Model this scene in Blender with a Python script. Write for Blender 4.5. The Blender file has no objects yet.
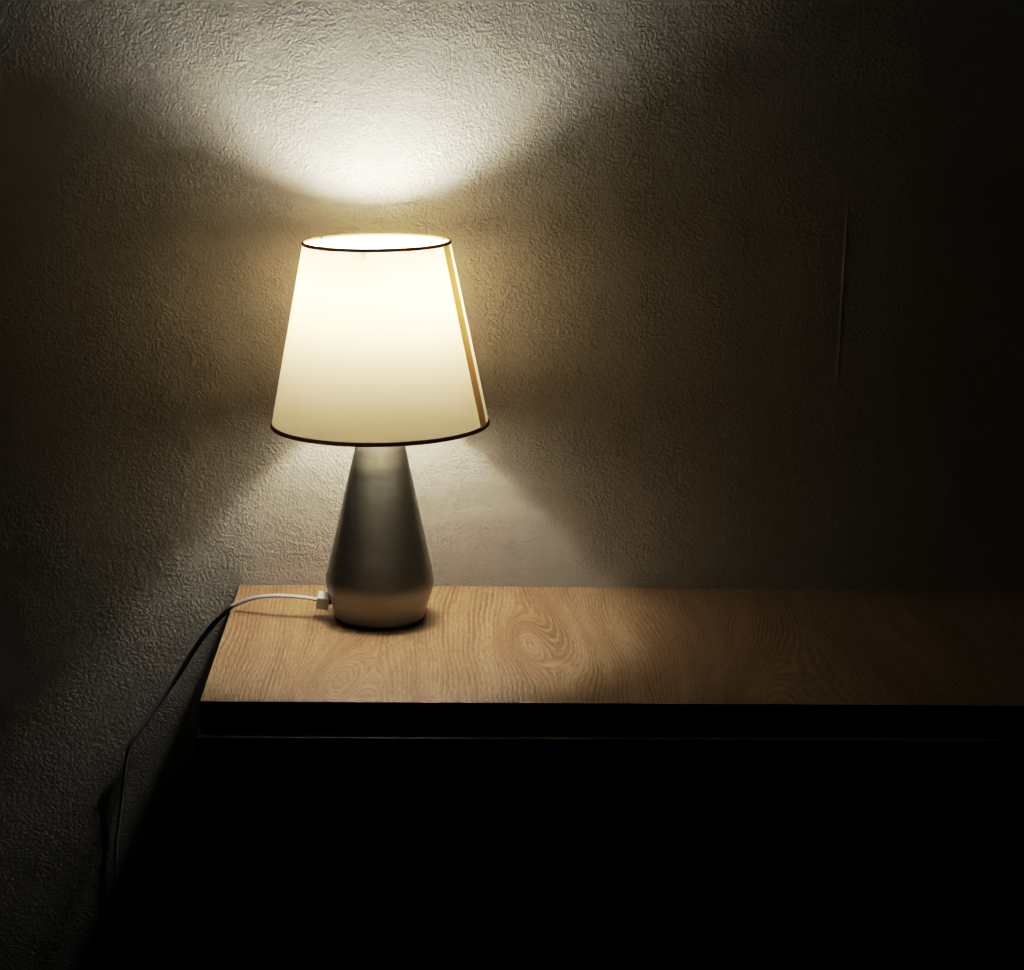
import bpy, bmesh, math
from mathutils import Vector, Matrix

S = bpy.context.scene
COL = S.collection
PI = math.pi

# ------------------------------------------------------------------ helpers
def tag(o, label=None, cat=None, kind=None):
    if label: o['label'] = label
    if cat: o['category'] = cat
    if kind: o['kind'] = kind
    return o

def mesh_obj(name, bm, mat, root=None, smooth=True, auto=None):
    """bm is in world coordinates; the part keeps its place under its root."""
    bmesh.ops.recalc_face_normals(bm, faces=bm.faces)
    me = bpy.data.meshes.new(name)
    bm.to_mesh(me); bm.free()
    for p in me.polygons: p.use_smooth = smooth
    me.materials.append(mat)
    o = bpy.data.objects.new(name, me)
    COL.objects.link(o)
    if smooth and auto:
        me.set_sharp_from_angle(angle=math.radians(auto))
    if root is not None:
        o.parent = root
        w = Vector((0, 0, 0)); r = root
        while r is not None:
            w -= r.location; r = r.parent
        o.location = w
    return o

def lathe(bm, prof, center=(0, 0, 0), seg=128, close=False, M=None):
    """prof: (radius, z) list, revolved about z through center."""
    c = Vector(center); rings = []
    for r, z in prof:
        if r < 1e-6:
            v = Vector((0, 0, z))
            if M: v = M @ v
            rings.append([bm.verts.new(v + c)])
        else:
            ring = []
            for i in range(seg):
                a = 2 * PI * i / seg
                v = Vector((r * math.cos(a), r * math.sin(a), z))
                if M: v = M @ v
                ring.append(bm.verts.new(v + c))
            rings.append(ring)
    n = len(rings)
    for k in range(n if close else n - 1):
        A, B = rings[k], rings[(k + 1) % n]
        if len(A) == 1 and len(B) == 1: continue
        for i in range(seg):
            j = (i + 1) % seg
            if len(A) == 1: bm.faces.new((A[0], B[j], B[i]))
            elif len(B) == 1: bm.faces.new((A[i], A[j], B[0]))
            else: bm.faces.new((A[i], A[j], B[j], B[i]))

def box(bm, x0, x1, y0, y1, z0, z1, bev=0.0):
    vs = [bm.verts.new((x, y, z)) for x in (x0, x1) for y in (y0, y1) for z in (z0, z1)]
    f = [(0,1,3,2),(4,6,7,5),(0,4,5,1),(2,3,7,6),(0,2,6,4),(1,5,7,3)]
    fs = [bm.faces.new([vs[i] for i in q]) for q in f]
    if bev > 0:
        es = list({e for q in fs for e in q.edges})
        bmesh.ops.bevel(bm, geom=es, offset=bev, segments=2, affect='EDGES', profile=0.6)

def catmull(P, sub=6):
    P = [Vector(p) for p in P]
    out = []
    Q = [2 * P[0] - P[1]] + P + [2 * P[-1] - P[-2]]
    for i in range(1, len(Q) - 2):
        a, b, c, d = Q[i-1], Q[i], Q[i+1], Q[i+2]
        for k in range(sub):
            t = k / sub
            out.append(0.5 * ((2*b) + (c-a)*t + (2*a-5*b+4*c-d)*t*t + (3*b-a-3*c+d)*t*t*t))
    out.append(P[-1])
    return out

def sweep(bm, P, rw, rh, normals=None, seg=14, cap=True):
    """elliptical sweep: rw half width (in the band plane), rh half thickness along the normal."""
    rings = []; n = len(P); prevN = None
    for i, p in enumerate(P):
        T = (P[min(i+1, n-1)] - P[max(i-1, 0)]).normalized()
        if normals: N = normals[i]
        else: N = prevN if prevN else (Vector((0, 0, 1)) if abs(T.z) < .9 else Vector((0, 1, 0)))
        N = (N - T * N.dot(T)).normalized(); prevN = N
        B = T.cross(N)
        rings.append([bm.verts.new(p + B * (rw * math.cos(2*PI*k/seg)) + N * (rh * math.sin(2*PI*k/seg))) for k in range(seg)])
    for A, Bq in zip(rings, rings[1:]):
        for k in range(seg):
            l = (k + 1) % seg
            bm.faces.new((A[k], A[l], Bq[l], Bq[k]))
    if cap:
        bm.faces.new(rings[0]); bm.faces.new(rings[-1])

# ------------------------------------------------------------------ node helpers
class NT:
    def __init__(self, name):
        self.m = bpy.data.materials.new(name); self.m.use_nodes = True
        self.t = self.m.node_tree; self.t.nodes.clear()
        self.out = self.n('ShaderNodeOutputMaterial')
    def n(self, kind, **kw):
        nd = self.t.nodes.new(kind)
        for k, v in kw.items(): setattr(nd, k, v)
        return nd
    def link(self, a, b): self.t.links.new(a, b)
    def put(self, sock, v):
        if hasattr(v, 'is_output') or isinstance(v, bpy.types.NodeSocket): self.link(v, sock)
        elif isinstance(v, (tuple, list)) and len(v) == 3 and sock.type == 'RGBA': sock.default_value = (*v, 1)
        else: sock.default_value = v
    def math(self, op, a, b=0.0, c=0.0, clamp=False):
        nd = self.n('ShaderNodeMath', operation=op); nd.use_clamp = clamp
        self.put(nd.inputs[0], a); self.put(nd.inputs[1], b); self.put(nd.inputs[2], c)
        return nd.outputs[0]
    def comb(self, x, y, z=0.0):
        nd = self.n('ShaderNodeCombineXYZ')
        for i, v in enumerate((x, y, z)): self.put(nd.inputs[i], v)
        return nd.outputs[0]
    def noise(self, vec, scale, detail=2.0, rough=0.5, dist=0.0):
        nd = self.n('ShaderNodeTexNoise')
        self.put(nd.inputs['Vector'], vec); self.put(nd.inputs['Scale'], scale)
        self.put(nd.inputs['Detail'], detail); self.put(nd.inputs['Roughness'], rough); self.put(nd.inputs['Distortion'], dist)
        return nd.outputs[0]
    def mixc(self, f, a, b, mode='MIX'):
        nd = self.n('ShaderNodeMix', data_type='RGBA', blend_type=mode)
        self.put(nd.inputs[0], f); self.put(nd.inputs[6], a); self.put(nd.inputs[7], b)
        return nd.outputs[2]
    def ramp(self, f, stops):
        nd = self.n('ShaderNodeValToRGB'); e = nd.color_ramp.elements
        while len(e) < len(stops): e.new(0.5)
        for el, (p, c) in zip(e, stops):
            el.position = p; el.color = (*c, 1) if len(c) == 3 else c
        self.put(nd.inputs[0], f); return nd.outputs[0]
    def rng(self, v, a, b, c=0.0, d=1.0, smooth=False):
        nd = self.n('ShaderNodeMapRange'); nd.interpolation_type = 'SMOOTHSTEP' if smooth else 'LINEAR'
        for i, x in enumerate((v, a, b, c, d)): self.put(nd.inputs[i], x)
        return nd.outputs[0]
    def pos(self):
        return self.n('ShaderNodeTexCoord').outputs['Object']
    def xyz(self, v):
        nd = self.n('ShaderNodeSeparateXYZ'); self.put(nd.inputs[0], v); return nd.outputs
    def bump(self, h, dist, strength=1.0, normal=None):
        nd = self.n('ShaderNodeBump'); self.put(nd.inputs['Height'], h)
        nd.inputs['Distance'].default_value = dist; nd.inputs['Strength'].default_value = strength
        if normal is not None: self.link(normal, nd.inputs['Normal'])
        return nd.outputs[0]
    def bsdf(self, **kw):
        nd = self.n('ShaderNodeBsdfPrincipled')
        for k, v in kw.items(): self.put(nd.inputs[k.replace('_', ' ')], v)
        self.link(nd.outputs[0], self.out.inputs[0]); return nd

def simple(name, col, rough=.5, **kw):
    t = NT(name); P = t.pos()
    n = t.noise(P, 180.0, 2)
    t.bsdf(Base_Color=t.mixc(n, tuple(c * .93 for c in col), tuple(min(1, c * 1.06) for c in col)), Roughness=rough, **kw)
    return t.m

# ------------------------------------------------------------------ scene numbers (metres, table top z = 0, wall plane y = 0)
XL, D, TH = -0.1692, 0.3062, 0.0208
XR = 1.35
FLOOR = -0.72
XA, YA = -0.0414, -0.0969
SEAM_L, SEAM_R = -0.1698, 0.3602
ZT, RT, ZB, RB = 0.3202, 0.0597, 0.1692, 0.0901
TILT = 0.0241
BULB_Z, BULB_R = 0.2705, 0.0192

# ------------------------------------------------------------------ materials
def mat_wallpaper():
    t = NT('embossed_wallpaper'); P = t.pos(); x, y, z = t.xyz(P)
    warp = t.n('ShaderNodeTexNoise'); t.put(warp.inputs['Vector'], P); warp.inputs['Scale'].default_value = 60; warp.inputs['Detail'].default_value = 2
    sub = t.n('ShaderNodeVectorMath', operation='SUBTRACT'); t.link(warp.outputs['Color'], sub.inputs[0]); sub.inputs[1].default_value = (.5, .5, .5)
    sc = t.n('ShaderNodeVectorMath', operation='SCALE'); t.link(sub.outputs[0], sc.inputs[0]); sc.inputs['Scale'].default_value = .006
    ad = t.n('ShaderNodeVectorMath', operation='ADD'); t.link(P, ad.inputs[0]); t.link(sc.outputs[0], ad.inputs[1])
    W = ad.outputs[0]
    wrinkle = t.noise(W, 390.0, 3, .55, .2)
    coarse = t.noise(W, 190.0, 2, .5, .3)
    fine = t.noise(P, 700.0, 2, .6)
    patch = t.rng(t.noise(P, 22.0, 3, .55), .35, .65, .45, 1.25)
    h = t.math('ADD', t.math('MULTIPLY', wrinkle, .8), t.math('MULTIPLY', coarse, .35))
    h = t.math('ADD', t.math('MULTIPLY', h, patch), t.math('MULTIPLY', fine, .15))
    nrm = t.bump(h, .0021, 0.85)
    tone = t.noise(P, 9.0, 4, .6)
    tone2 = t.noise(P, 45.0, 3, .6)
    c = t.mixc(t.rng(tone, .3, .7), (.425, .397, .343), (.505, .478, .424))
    c = t.mixc(t.rng(tone2, .35, .7, 0, .45), c, (.405, .372, .306))
    t.bsdf(Base_Color=c, Roughness=.72, Normal=nrm, Specular_IOR_Level=.3)
    return t.m

def mat_wood():
    t = NT('oak_laminate'); P = t.pos(); x, y, z = t.xyz(P)
    # grain field: lines run front to back, bent round a few knots and cathedral arches
    low = t.noise(t.comb(t.math('MULTIPLY', x, 9.0), t.math('MULTIPLY', y, 3.2)), 1.0, 2, .5)
    mid = t.noise(t.comb(t.math('MULTIPLY', x, 55.0), t.math('MULTIPLY', y, 14.0)), 1.0, 3, .55)
    fin = t.noise(t.comb(t.math('MULTIPLY', x, 260.0), t.math('MULTIPLY', y, 80.0)), 1.0, 2, .55)
    F = t.math('ADD', x, t.math('MULTIPLY', t.math('SUBTRACT', low, .5), .034))
    F = t.math('ADD', F, t.math('MULTIPLY', t.math('SUBTRACT', mid, .5), .0016))
    F = t.math('ADD', F, t.math('MULTIPLY', t.math('SUBTRACT', fin, .5), .0007))
    eye = None
    for (cx, cy, sx, sy, A, shear) in ((-.072, -.262, .020, .075, .050, -.10), (.0815, -.160, .014, .058, .030, .05),
                                (.115, -.150, .030, .12, -.022, .22), (.245, -.36, .040, .17, .085, -.12),
                                (.52, -.20, .05, .16, .08, .1), (.80, -.05, .05, .2, .09, -.1), (1.08, -.3, .05, .2, .09, .1)):
        dy = t.math('SUBTRACT', y, cy)
        dx = t.math('ADD', t.math('SUBTRACT', x, cx), t.math('MULTIPLY', dy, shear))
        q = t.math('ADD', t.math('POWER', t.math('ABSOLUTE', t.math('DIVIDE', dx, sx)), 2.0),
                   t.math('POWER', t.math('ABSOLUTE', t.math('DIVIDE', dy, sy)), 2.0))
        F = t.math('ADD', F, t.math('MULTIPLY', t.math('EXPONENT', t.math('MULTIPLY', q, -1.0)), A))
    # rings
    ph = t.math('MULTIPLY', F, 1.0 / .0039)
    saw = t.math('FRACT', ph)
    line = t.math('MULTIPLY', t.rng(saw, 0.0, .72, 0, 1, True), t.rng(saw, .80, 1.0, 1, 0, True))
    ph2 = t.math('FRACT', t.math('MULTIPLY', F, 1.0 / .0021))
    line2 = t.math('ABSOLUTE', t.math('SUBTRACT', ph2, .5))
    vary = t.noise(t.comb(t.math('MULTIPLY', F, 70.0), t.math('MULTIPLY', y, 5.0)), 1.0, 2, .5)
    # short pores along the grain
    pore = t.noise(t.comb(t.math('MULTIPLY', F, 900.0), t.math('MULTIPLY', y, 90.0)), 1.0, 2, .6)
    pore2 = t.noise(t.comb(t.math('MULTIPLY', F, 420.0), t.math('MULTIPLY', y, 38.0)), 1.0, 2, .6)
    tone = t.noise(t.comb(t.math('MULTIPLY', F, 26.0), t.math('MULTIPLY', y, 4.0)), 1.0, 3, .55)
    c = t.mixc(t.rng(tone, .3, .7), (.375, .245, .135), (.51, .372, .235))
    c = t.mixc(t.math('MULTIPLY', line, t.rng(vary, .36, .68, .08, .72)), c, (.165, .090, .040))
    c = t.mixc(t.math('MULTIPLY', line2, t.rng(vary, .35, .7, .55, .15)), c, (.27, .165, .085))
    c = t.mixc(t.rng(pore, .50, .68, 0, .6), c, (.19, .108, .052))
    c = t.mixc(t.rng(pore2, .55, .72, 0, .5), c, (.56, .42, .27))
    h = t.math('SUBTRACT', 1.0, t.math('ADD', t.rng(pore, .5, .7), t.math('MULTIPLY', line, .4)))
    t.bsdf(Base_Color=c, Roughness=.5, Normal=t.bump(h, .0004, .45), Specular_IOR_Level=.35)
    return t.m

def mat_brushed():
    t = NT('brushed_gunmetal'); P = t.pos(); x, y, z = t.xyz(P)
    ang = t.math('ARCTAN2', t.math('SUBTRACT', y, 0.0), x)
    v = t.comb(t.math('MULTIPLY', t.math('COSINE', ang), .35), t.math('MULTIPLY', t.math('SINE', ang), .35), t.math('MULTIPLY', z, 900.0))
    b1 = t.noise(v, 1.6, 3, .6)
    v2 = t.comb(t.math('MULTIPLY', t.math('COSINE', ang), .5), t.math('MULTIPLY', t.math('SINE', ang), .5), t.math('MULTIPLY', z, 260.0))
    b2 = t.noise(v2, 1.0, 3, .6)
    c = t.mixc(b1, (.25, .232, .20), (.39, .368, .325))
    nrm = t.bump(t.math('ADD', b1, b2), .00035, .28)
    tg = t.n('ShaderNodeTangent', direction_type='RADIAL', axis='Z')
    bs = t.bsdf(Base_Color=c, Metallic=1.0, Roughness=t.rng(b2, .3, .7, .34, .46), Normal=nrm, Anisotropic=.6, Anisotropic_Rotation=.25)
    t.link(tg.outputs[0], bs.inputs['Tangent'])
    return t.m

def mat_fabric(name, trans, diff, fac, weave=1.0):
    t = NT(name); P = t.pos(); x, y, z = t.xyz(P)
    ang = t.math('ARCTAN2', y, x)
    thr = t.noise(t.comb(t.math('MULTIPLY', ang, 260.0), t.math('MULTIPLY', z, 60.0)), 1.0, 2, .6)
    thr2 = t.noise(t.comb(t.math('MULTIPLY', ang, 12.0), t.math('MULTIPLY', z, 1400.0)), 1.0, 2, .6)
    m = t.math('MULTIPLY', t.math('ADD', thr, thr2), .5)
    k = t.rng(m, .3, .7, 1 - .05 * weave, 1 + .03 * weave)
    sc = t.n('ShaderNodeVectorMath', operation='SCALE'); sc.inputs[0].default_value = trans; t.link(k, sc.inputs['Scale'])
    tr = t.n('ShaderNodeBsdfTranslucent'); t.link(sc.outputs[0], tr.inputs['Color'])
    df = t.n('ShaderNodeBsdfDiffuse'); t.put(df.inputs['Color'], diff)
    mx = t.n('ShaderNodeMixShader'); mx.inputs[0].default_value = fac
    t.link(df.outputs[0], mx.inputs[1]); t.link(tr.outputs[0], mx.inputs[2]); t.link(mx.outputs[0], t.out.inputs[0])
    return t.m

def mat_bulb():
    t = NT('glowing_bulb_glass'); P = t.pos()
    e = t.n('ShaderNodeEmission'); t.put(e.inputs['Color'], (1.0, .98, .93)); e.inputs['Strength'].default_value = 400.0
    t.link(e.outputs[0], t.out.inputs[0]); return t.m

M_WALL = mat_wallpaper(); M_WOOD = mat_wood(); M_METAL = mat_brushed()
M_SHADE = mat_fabric('cream_shade_fabric', (.97, .795, .53), (.80, .76, .66), .142)
M_SEAM = mat_fabric('doubled_shade_fabric', (.86, .66, .36), (.50, .39, .25), .27)
M_RIM = mat_fabric('shade_hem_cloth', (.42, .29, .15), (.13, .09, .05), .45)
M_BULB = mat_bulb()
M_RUBBER = simple('black_rubber', (.012, .012, .012), .6)
M_WHITE = simple('white_plastic', (.72, .73, .71), .38)
M_CORD = simple('white_cord_sheath', (.66, .64, .66), .42)
M_WIRE = simple('zinc_wire', (.55, .54, .5), .4, Metallic=1.0)
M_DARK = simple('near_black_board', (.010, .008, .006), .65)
M_LIP = simple('pale_drawer_board', (.42, .33, .21), .55)  # pale tone chosen to brighten the thin light line along the drawer lip
M_FLOOR = simple('dark_floor_board', (.03, .024, .018), .6)

# ------------------------------------------------------------------ setting: papered wall and floor
bm = bmesh.new()
WX0, WX1, WZ0, WZ1 = -1.6, 2.0, FLOOR, 1.7
NZ = 260
def curl(z, side):
    """how far the paper edge lifts off the wall at height z"""
    if side == 'R':
        a = max(0.0, 1 - abs((z - .265) / .084) ** 4) if abs(z - .265) < .084 else 0.0
        b = .35 * max(0.0, 1 - ((z - .53) / .05) ** 2)
        return .00010 + .0008 * a + .0008 * b
    return .00016 if z < .03 else .00002
zs = [WZ0 + (WZ1 - WZ0) * i / NZ for i in range(NZ + 1)]
zs = sorted(set(zs + [-.15 + .75 * i / 240 for i in range(241)]))
EDGE = .0030
# columns as (x, lift function): left strip | middle strip | right strip, paper edges slightly lifted
cols = [(WX0, None), (SEAM_L - .0006, None), (SEAM_L, 'L'), (SEAM_L + EDGE, None),
        (SEAM_R - EDGE, None), (SEAM_R - .0006, 'R'), (SEAM_R, 'Rb'), (WX1, None)]
grid = []
for (cx, s) in cols:
    grid.append([bm.verts.new((cx, -curl(z, s) if s in ('L', 'R') else 0.0, z)) for z in zs])
for A, B in zip(grid, grid[1:]):
    for i in range(len(zs) - 1):
        bm.faces.new((A[i], B[i], B[i+1], A[i+1]))
# thickness behind the paper
b0 = [bm.verts.new((x, .08, z)) for x in (WX0, WX1) for z in (WZ0, WZ1)]
bm.faces.new((b0[0], b0[1], b0[3], b0[2]))
wall = mesh_obj('wall_back', bm, M_WALL, smooth=False)
tag(wall, 'greige embossed wallpaper wall behind the lamp', 'wall', 'structure')

bm = bmesh.new(); box(bm, WX0, WX1, -3.0, 0.0, FLOOR - .06, FLOOR)
tag(mesh_obj('floor', bm, M_FLOOR, smooth=False), 'dark floor in shadow under the cabinet', 'floor', 'structure')

# ------------------------------------------------------------------ cabinet
cab = bpy.data.objects.new('sideboard', None); COL.objects.link(cab)
cab.location = ((XL + XR) / 2, -D / 2, FLOOR)
tag(cab, 'long low sideboard with oak grain top and black front, under the lamp', 'cabinet')
bm = bmesh.new(); box(bm, XL, XR, -D, -.0005, -TH + .0008, 0, .00025)
top = mesh_obj('tabletop', bm, M_WOOD, cab, smooth=False); tag(top, 'light oak grain tabletop')
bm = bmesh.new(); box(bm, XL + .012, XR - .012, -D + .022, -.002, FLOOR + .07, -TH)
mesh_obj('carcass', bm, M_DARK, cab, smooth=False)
FR = -D - .0168
bm = bmesh.new(); box(bm, XL - .001, XR + .001, FR, -D + .0215, -.20, -TH - .0012, .0006)
tag(mesh_obj('drawer_front', bm, M_LIP, cab, smooth=False), 'upper drawer front whose top edge catches a thin line of light')
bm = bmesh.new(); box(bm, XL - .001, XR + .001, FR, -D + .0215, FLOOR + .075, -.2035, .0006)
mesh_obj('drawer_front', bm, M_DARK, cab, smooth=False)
bm = bmesh.new(); box(bm, XL + .03, XR - .03, -D + .04, -.02, FLOOR, FLOOR + .07)
mesh_obj('plinth', bm, M_DARK, cab, smooth=False)

# ------------------------------------------------------------------ table lamp
lamp = bpy.data.objects.new('table_lamp', None); COL.objects.link(lamp)
lamp.location = (XA, YA, 0)
tag(lamp, 'lit table lamp with cream tapered shade and brushed dark metal base', 'lamp')

# metal base: long upward taper, rounded shoulder, short inward chamfer
def arc_round(p0, p1, p2, r, n=8):
    """rounded corner at p1 in the (r, z) plane"""
    a = Vector(p0) - Vector(p1); b = Vector(p2) - Vector(p1)
    a.normalize(); b.normalize(); P = Vector(p1); out = []
    for i in range(n + 1):
        t = i / n
        s, e = P + a * r, P + b * r
        out.append(tuple((1-t)**2 * s + 2*t*(1-t) * P + t*t * e))
    return out
zt_base = .176
prof = [(0, .0025), (.0365, .0025), (.0378, .0032)]
prof += arc_round((.0386, .004), (.0464, .0335), (.0150, zt_base), .0065, 10)
prof += [(.0150 + (.0464 - .0150) * (zt_base - z) / (zt_base - .0335), z) for z in (.06, .09, .12, .148, .165)]
prof += [(.0150, zt_base - .001), (.0142, zt_base), (0, zt_base)]
bm = bmesh.new(); lathe(bm, prof, (XA, YA, 0), 160)
body = mesh_obj('lamp_base', bm, M_METAL, lamp, auto=40); tag(body, 'brushed gunmetal tapered lamp base')
# material coordinates are centred on the lamp axis
for v in body.data.vertices: v.co -= Vector((XA, YA, 0))
body.location = (0, 0, 0)
bm = bmesh.new(); lathe(bm, [(0, .0002), (.0372, .0002), (.0382, .0010), (.0384, .0030), (.0372, .0040), (0, .0040)], (XA, YA, 0), 128)
tag(mesh_obj('foot_ring', bm, M_RUBBER, lamp, auto=40), 'black rubber foot ring')

# socket and bulb
bm = bmesh.new(); lathe(bm, [(0, zt_base), (.0138, zt_base), (.0138, .222), (.0150, .223), (.0150, .228), (.0128, .230), (0, .230)], (XA, YA, 0), 64)
tag(mesh_obj('bulb_socket', bm, M_WHITE, lamp, auto=40), 'white bulb socket')
bz = BULB_Z
prof = [(0, bz - .0137), (BULB_R * .70, bz - .0120)]
th0 = math.radians(-45)
prof += [(BULB_R * math.cos(th0 + (PI/2 - th0) * i / 22), bz + BULB_R * math.sin(th0 + (PI/2 - th0) * i / 22)) for i in range(22)] + [(0, bz + BULB_R)]
bm = bmesh.new(); lathe(bm, prof, (XA, YA, 0), 48)
bulb = mesh_obj('light_bulb', bm, M_BULB, lamp); tag(bulb, 'glowing dome of the light bulb')
bm = bmesh.new(); lathe(bm, [(0, .2305), (.0110, .2305), (.0118, .240), (.0124, .250), (BULB_R * .73, bz - .0140), (0, bz - .0140)], (XA, YA, 0), 48)
o = mesh_obj('bulb_collar', bm, M_WHITE, bulb, auto=40); tag(o, 'white opaque collar of the bulb')

# shade, leaning a degree or so on its clip
MT = Matrix.Rotation(-TILT, 3, 'Y')   # right-hand side up
SC = Vector((XA, YA, ZB)); H = ZT - ZB
def shade_pt(a, r, z):
    return SC + MT @ Vector((r * math.cos(a), r * math.sin(a), z))
def rad(z): return RB + (RT - RB) * z / H
bm = bmesh.new()
SEG, NZs = 160, 24
rings = [[bm.verts.new(shade_pt(2*PI*i/SEG, rad(H*k/NZs), H*k/NZs)) for i in range(SEG)] for k in range(NZs + 1)]
for A, B in zip(rings, rings[1:]):
    for i in range(SEG):
        j = (i + 1) % SEG; bm.faces.new((A[i], A[j], B[j], B[i]))
shade = mesh_obj('lamp_shade', bm, M_SHADE, lamp); tag(shade, 'cream fabric tapered lamp shade, glowing')
for v in shade.data.vertices: v.co -= Vector((XA, YA, 0))
shade.location = (0, 0, 0)

def rim(z, label, h, w):
    bm = bmesh.new(); n = 10
    R0 = rad(z); sl = (RT - RB) / H
    ringsr = []
    for i in range(SEG):
        a = 2*PI*i/SEG
        ringsr.append([bm.verts.new(shade_pt(a, R0 + w*math.cos(2*PI*k/n) + sl*h*math.sin(2*PI*k/n), z + h*math.sin(2*PI*k/n))) for k in range(n)])
    for i in range(SEG):
        A, B = ringsr[i], ringsr[(i+1) % SEG]
        for k in range(n):
            l = (k+1) % n; bm.faces.new((A[k], B[k], B[l], A[l]))
    o = mesh_obj('shade_rim', bm, M_RIM, shade); o.location = -Vector((XA, YA, 0)); tag(o, label)
rim(H - .0010, 'dark upper hem of the shade', .0014, .0009)
rim(.0010, 'dark lower hem of the shade', .0017, .0009)

# overlap seam at the right of the shade (second layer of cloth)
bm = bmesh.new(); NA = 8
gridS = []
for k in range(25):
    f = k / 24; z = .0012 + (H - .0024) * f
    a0 = math.radians(-(14.2 + 1.2 * f)); a1 = math.radians(-(24.0 + 3.6 * f))
    gridS.append([bm.verts.new(shade_pt(a0 + (a1 - a0) * i / NA, rad(z) + .0007, z)) for i in range(NA + 1)])
for A, B in zip(gridS, gridS[1:]):
    for i in range(NA): bm.faces.new((A[i], A[i+1], B[i+1], B[i]))
o = mesh_obj('shade_seam', bm, M_SEAM, shade); o.location = -Vector((XA, YA, 0)); tag(o, 'tan overlap seam strip down the shade')

# wire clip: ring round the bulb and arms to the upper hem, front and back
bm = bmesh.new()
for aa in (math.radians(-98), math.radians(22), math.radians(142)):
    P = [shade_pt(aa, rad(H - .001) - .0012, H - .0012), shade_pt(aa, .054, H - .010), shade_pt(aa, .040, H - .022),
         shade_pt(aa, .0225, H - .036), shade_pt(aa, .0195, H - .049)]
    sweep(bm, catmull(P, 5), .0010, .0010, seg=8)
ringP = [Vector((XA + .0195 * math.cos(2*PI*i/40), YA + .0195 * math.sin(2*PI*i/40), bz)) for i in range(41)]
sweep(bm, ringP, .0007, .0007, seg=8, cap=False)
o = mesh_obj('bulb_clip', bm, M_WHITE, shade); o.location = -Vector((XA, YA, 0)); tag(o, 'wire clip holding the shade on the bulb')

# cord entry block and flat white cord
bm = bmesh.new()
Mx = Matrix.Translation((-.0893, -.097, .0150)) @ Matrix.Rotation(math.radians(9), 4, 'Y') @ Matrix.Rotation(math.radians(18), 4, 'X')
box(bm, -.0053, .0053, -.0058, .0058, -.0058, .0058, .0010)
bmesh.ops.transform(bm, matrix=Mx, verts=bm.verts)
tag(mesh_obj('cord_block', bm, M_WHITE, lamp, smooth=False), 'white square cord entry block')
bm = bmesh.new()
P = [Vector((-.0845, -.097, .0158)), Vector((-.0770, -.097, .0168))]
sweep(bm, P, .0042, .0042, seg=20)
tag(mesh_obj('cord_bushing', bm, M_RUBBER, lamp, auto=40), 'black bushing')

CORD = [(-0.0925, -0.097, 0.0155), (-0.1064, -0.0955, 0.0174), (-0.1192, -0.094, 0.0179), (-0.1304, -0.092, 0.0175), (-0.1408, -0.089, 0.0157), (-0.1495, -0.086, 0.0132), (-0.157, -0.083, 0.0098), (-0.1682, -0.0785, 0.0036), (-0.1778, -0.07, -0.0074), (-0.1862, -0.061, -0.018), (-0.1959, -0.051, -0.0322), (-0.2051, -0.041, -0.047), (-0.2135, -0.032, -0.0617), (-0.2212, -0.025, -0.0758), (-0.2297, -0.021, -0.0891), (-0.2377, -0.0185, -0.1009), (-0.245, -0.017, -0.1124), (-0.251, -0.016, -0.1218), (-0.2573, -0.015, -0.1304), (-0.2627, -0.014, -0.1381), (-0.2674, -0.013, -0.1456), (-0.2708, -0.012, -0.1532), (-0.2732, -0.0105, -0.163), (-0.275, -0.009, -0.1742), (-0.2775, -0.0075, -0.1914), (-0.2796, -0.0065, -0.2084), (-0.2826, -0.006, -0.2303), (-0.2855, -0.006, -0.254), (-0.288, -0.006, -0.32), (-0.289, -0.007, -0.45), (-0.288, -0.012, -0.6), (-0.287, -0.02, -0.69), (-.285, -.045, FLOOR + .0035), (-.28, -.10, FLOOR + .003)]
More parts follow.
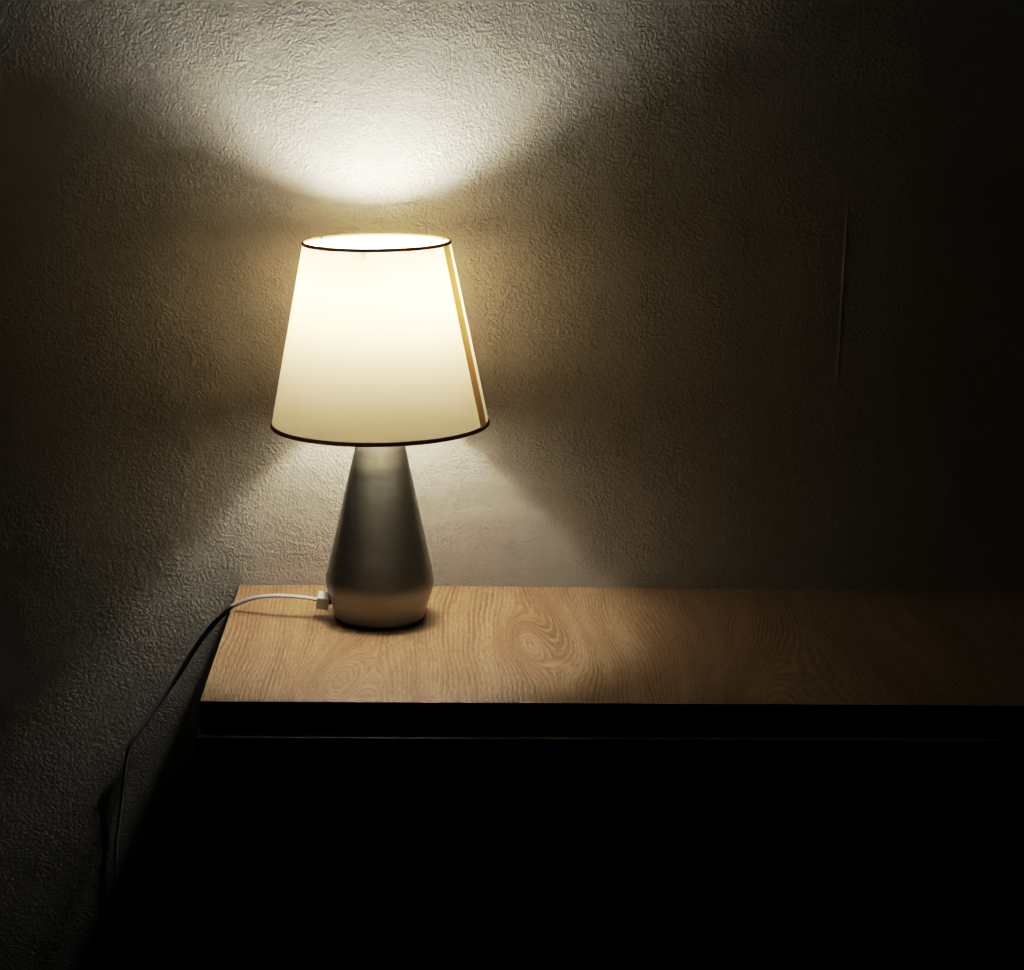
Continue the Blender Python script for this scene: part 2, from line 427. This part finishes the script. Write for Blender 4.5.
NK = {0: (0, 0, 1), 5: (-.05, -.25, 1), 7: (-.25, -.55, .8), 9: (-.75, -.62, .1), 12: (-.75, -.65, 0), 14: (-.6, -.6, .53), 19: (-.6, -.6, .53), 22: (-.8, -.6, -.1), 33: (-.8, -.6, -.1)}
ks = sorted(NK); SUBC = 5
PP = catmull(CORD, SUBC); NN = []
for i in range(len(PP)):
    t = i / SUBC
    for a, b in zip(ks, ks[1:]):
        if a <= t <= b:
            NN.append(Vector(NK[a]).lerp(Vector(NK[b]), (t - a) / (b - a)).normalized()); break
bm = bmesh.new(); sweep(bm, PP, .00265, .0014, NN, 16)
tag(mesh_obj('power_cord', bm, M_CORD, lamp), 'flat white power cord trailing over the left edge')

# ------------------------------------------------------------------ world, camera, view
w = bpy.data.worlds.new('night'); S.world = w; w.use_nodes = True
w.node_tree.nodes['Background'].inputs[0].default_value = (.9, .95, 1, 1)
w.node_tree.nodes['Background'].inputs[1].default_value = .0006

cam = bpy.data.cameras.new('camera'); co = bpy.data.objects.new('camera', cam); COL.objects.link(co)
cam.sensor_width = 36.0; cam.lens = 1942.391 / 1024 * 36.0; cam.clip_start = .02
r = Vector((0.99905731, -0.03881184, 0.01944573)); d = Vector((0.0098267, -0.23412579, -0.97215665)); f = Vector((0.04228394, 0.97143129, -0.23352369))
Mc = Matrix((r, -d, -f)).transposed().to_4x4(); Mc.translation = Vector((0, -1.6797, .4978))
co.matrix_world = Mc
S.camera = co

S.view_settings.view_transform = 'Standard'
S.view_settings.look = 'None'
S.view_settings.exposure = 0.0
S.view_settings.gamma = 0.76
# soft highlight shoulder, like the phone camera's tone curve
S.view_settings.use_curve_mapping = True
cm = S.view_settings.curve_mapping
WL = 3.6
cm.white_level = (WL, WL, WL)
cv = cm.curves[3]
pts = [(0, 0), (.30 / WL, .30), (.6 / WL, .55), (1.1 / WL, .745), (1.8 / WL, .87), (2.6 / WL, .95), (1, 1)]
cv.points[0].location = pts[0]; cv.points[1].location = pts[-1]
for p in pts[1:-1]: cv.points.new(*p)
for p in cv.points: p.handle_type = 'AUTO_CLAMPED'
cm.update()
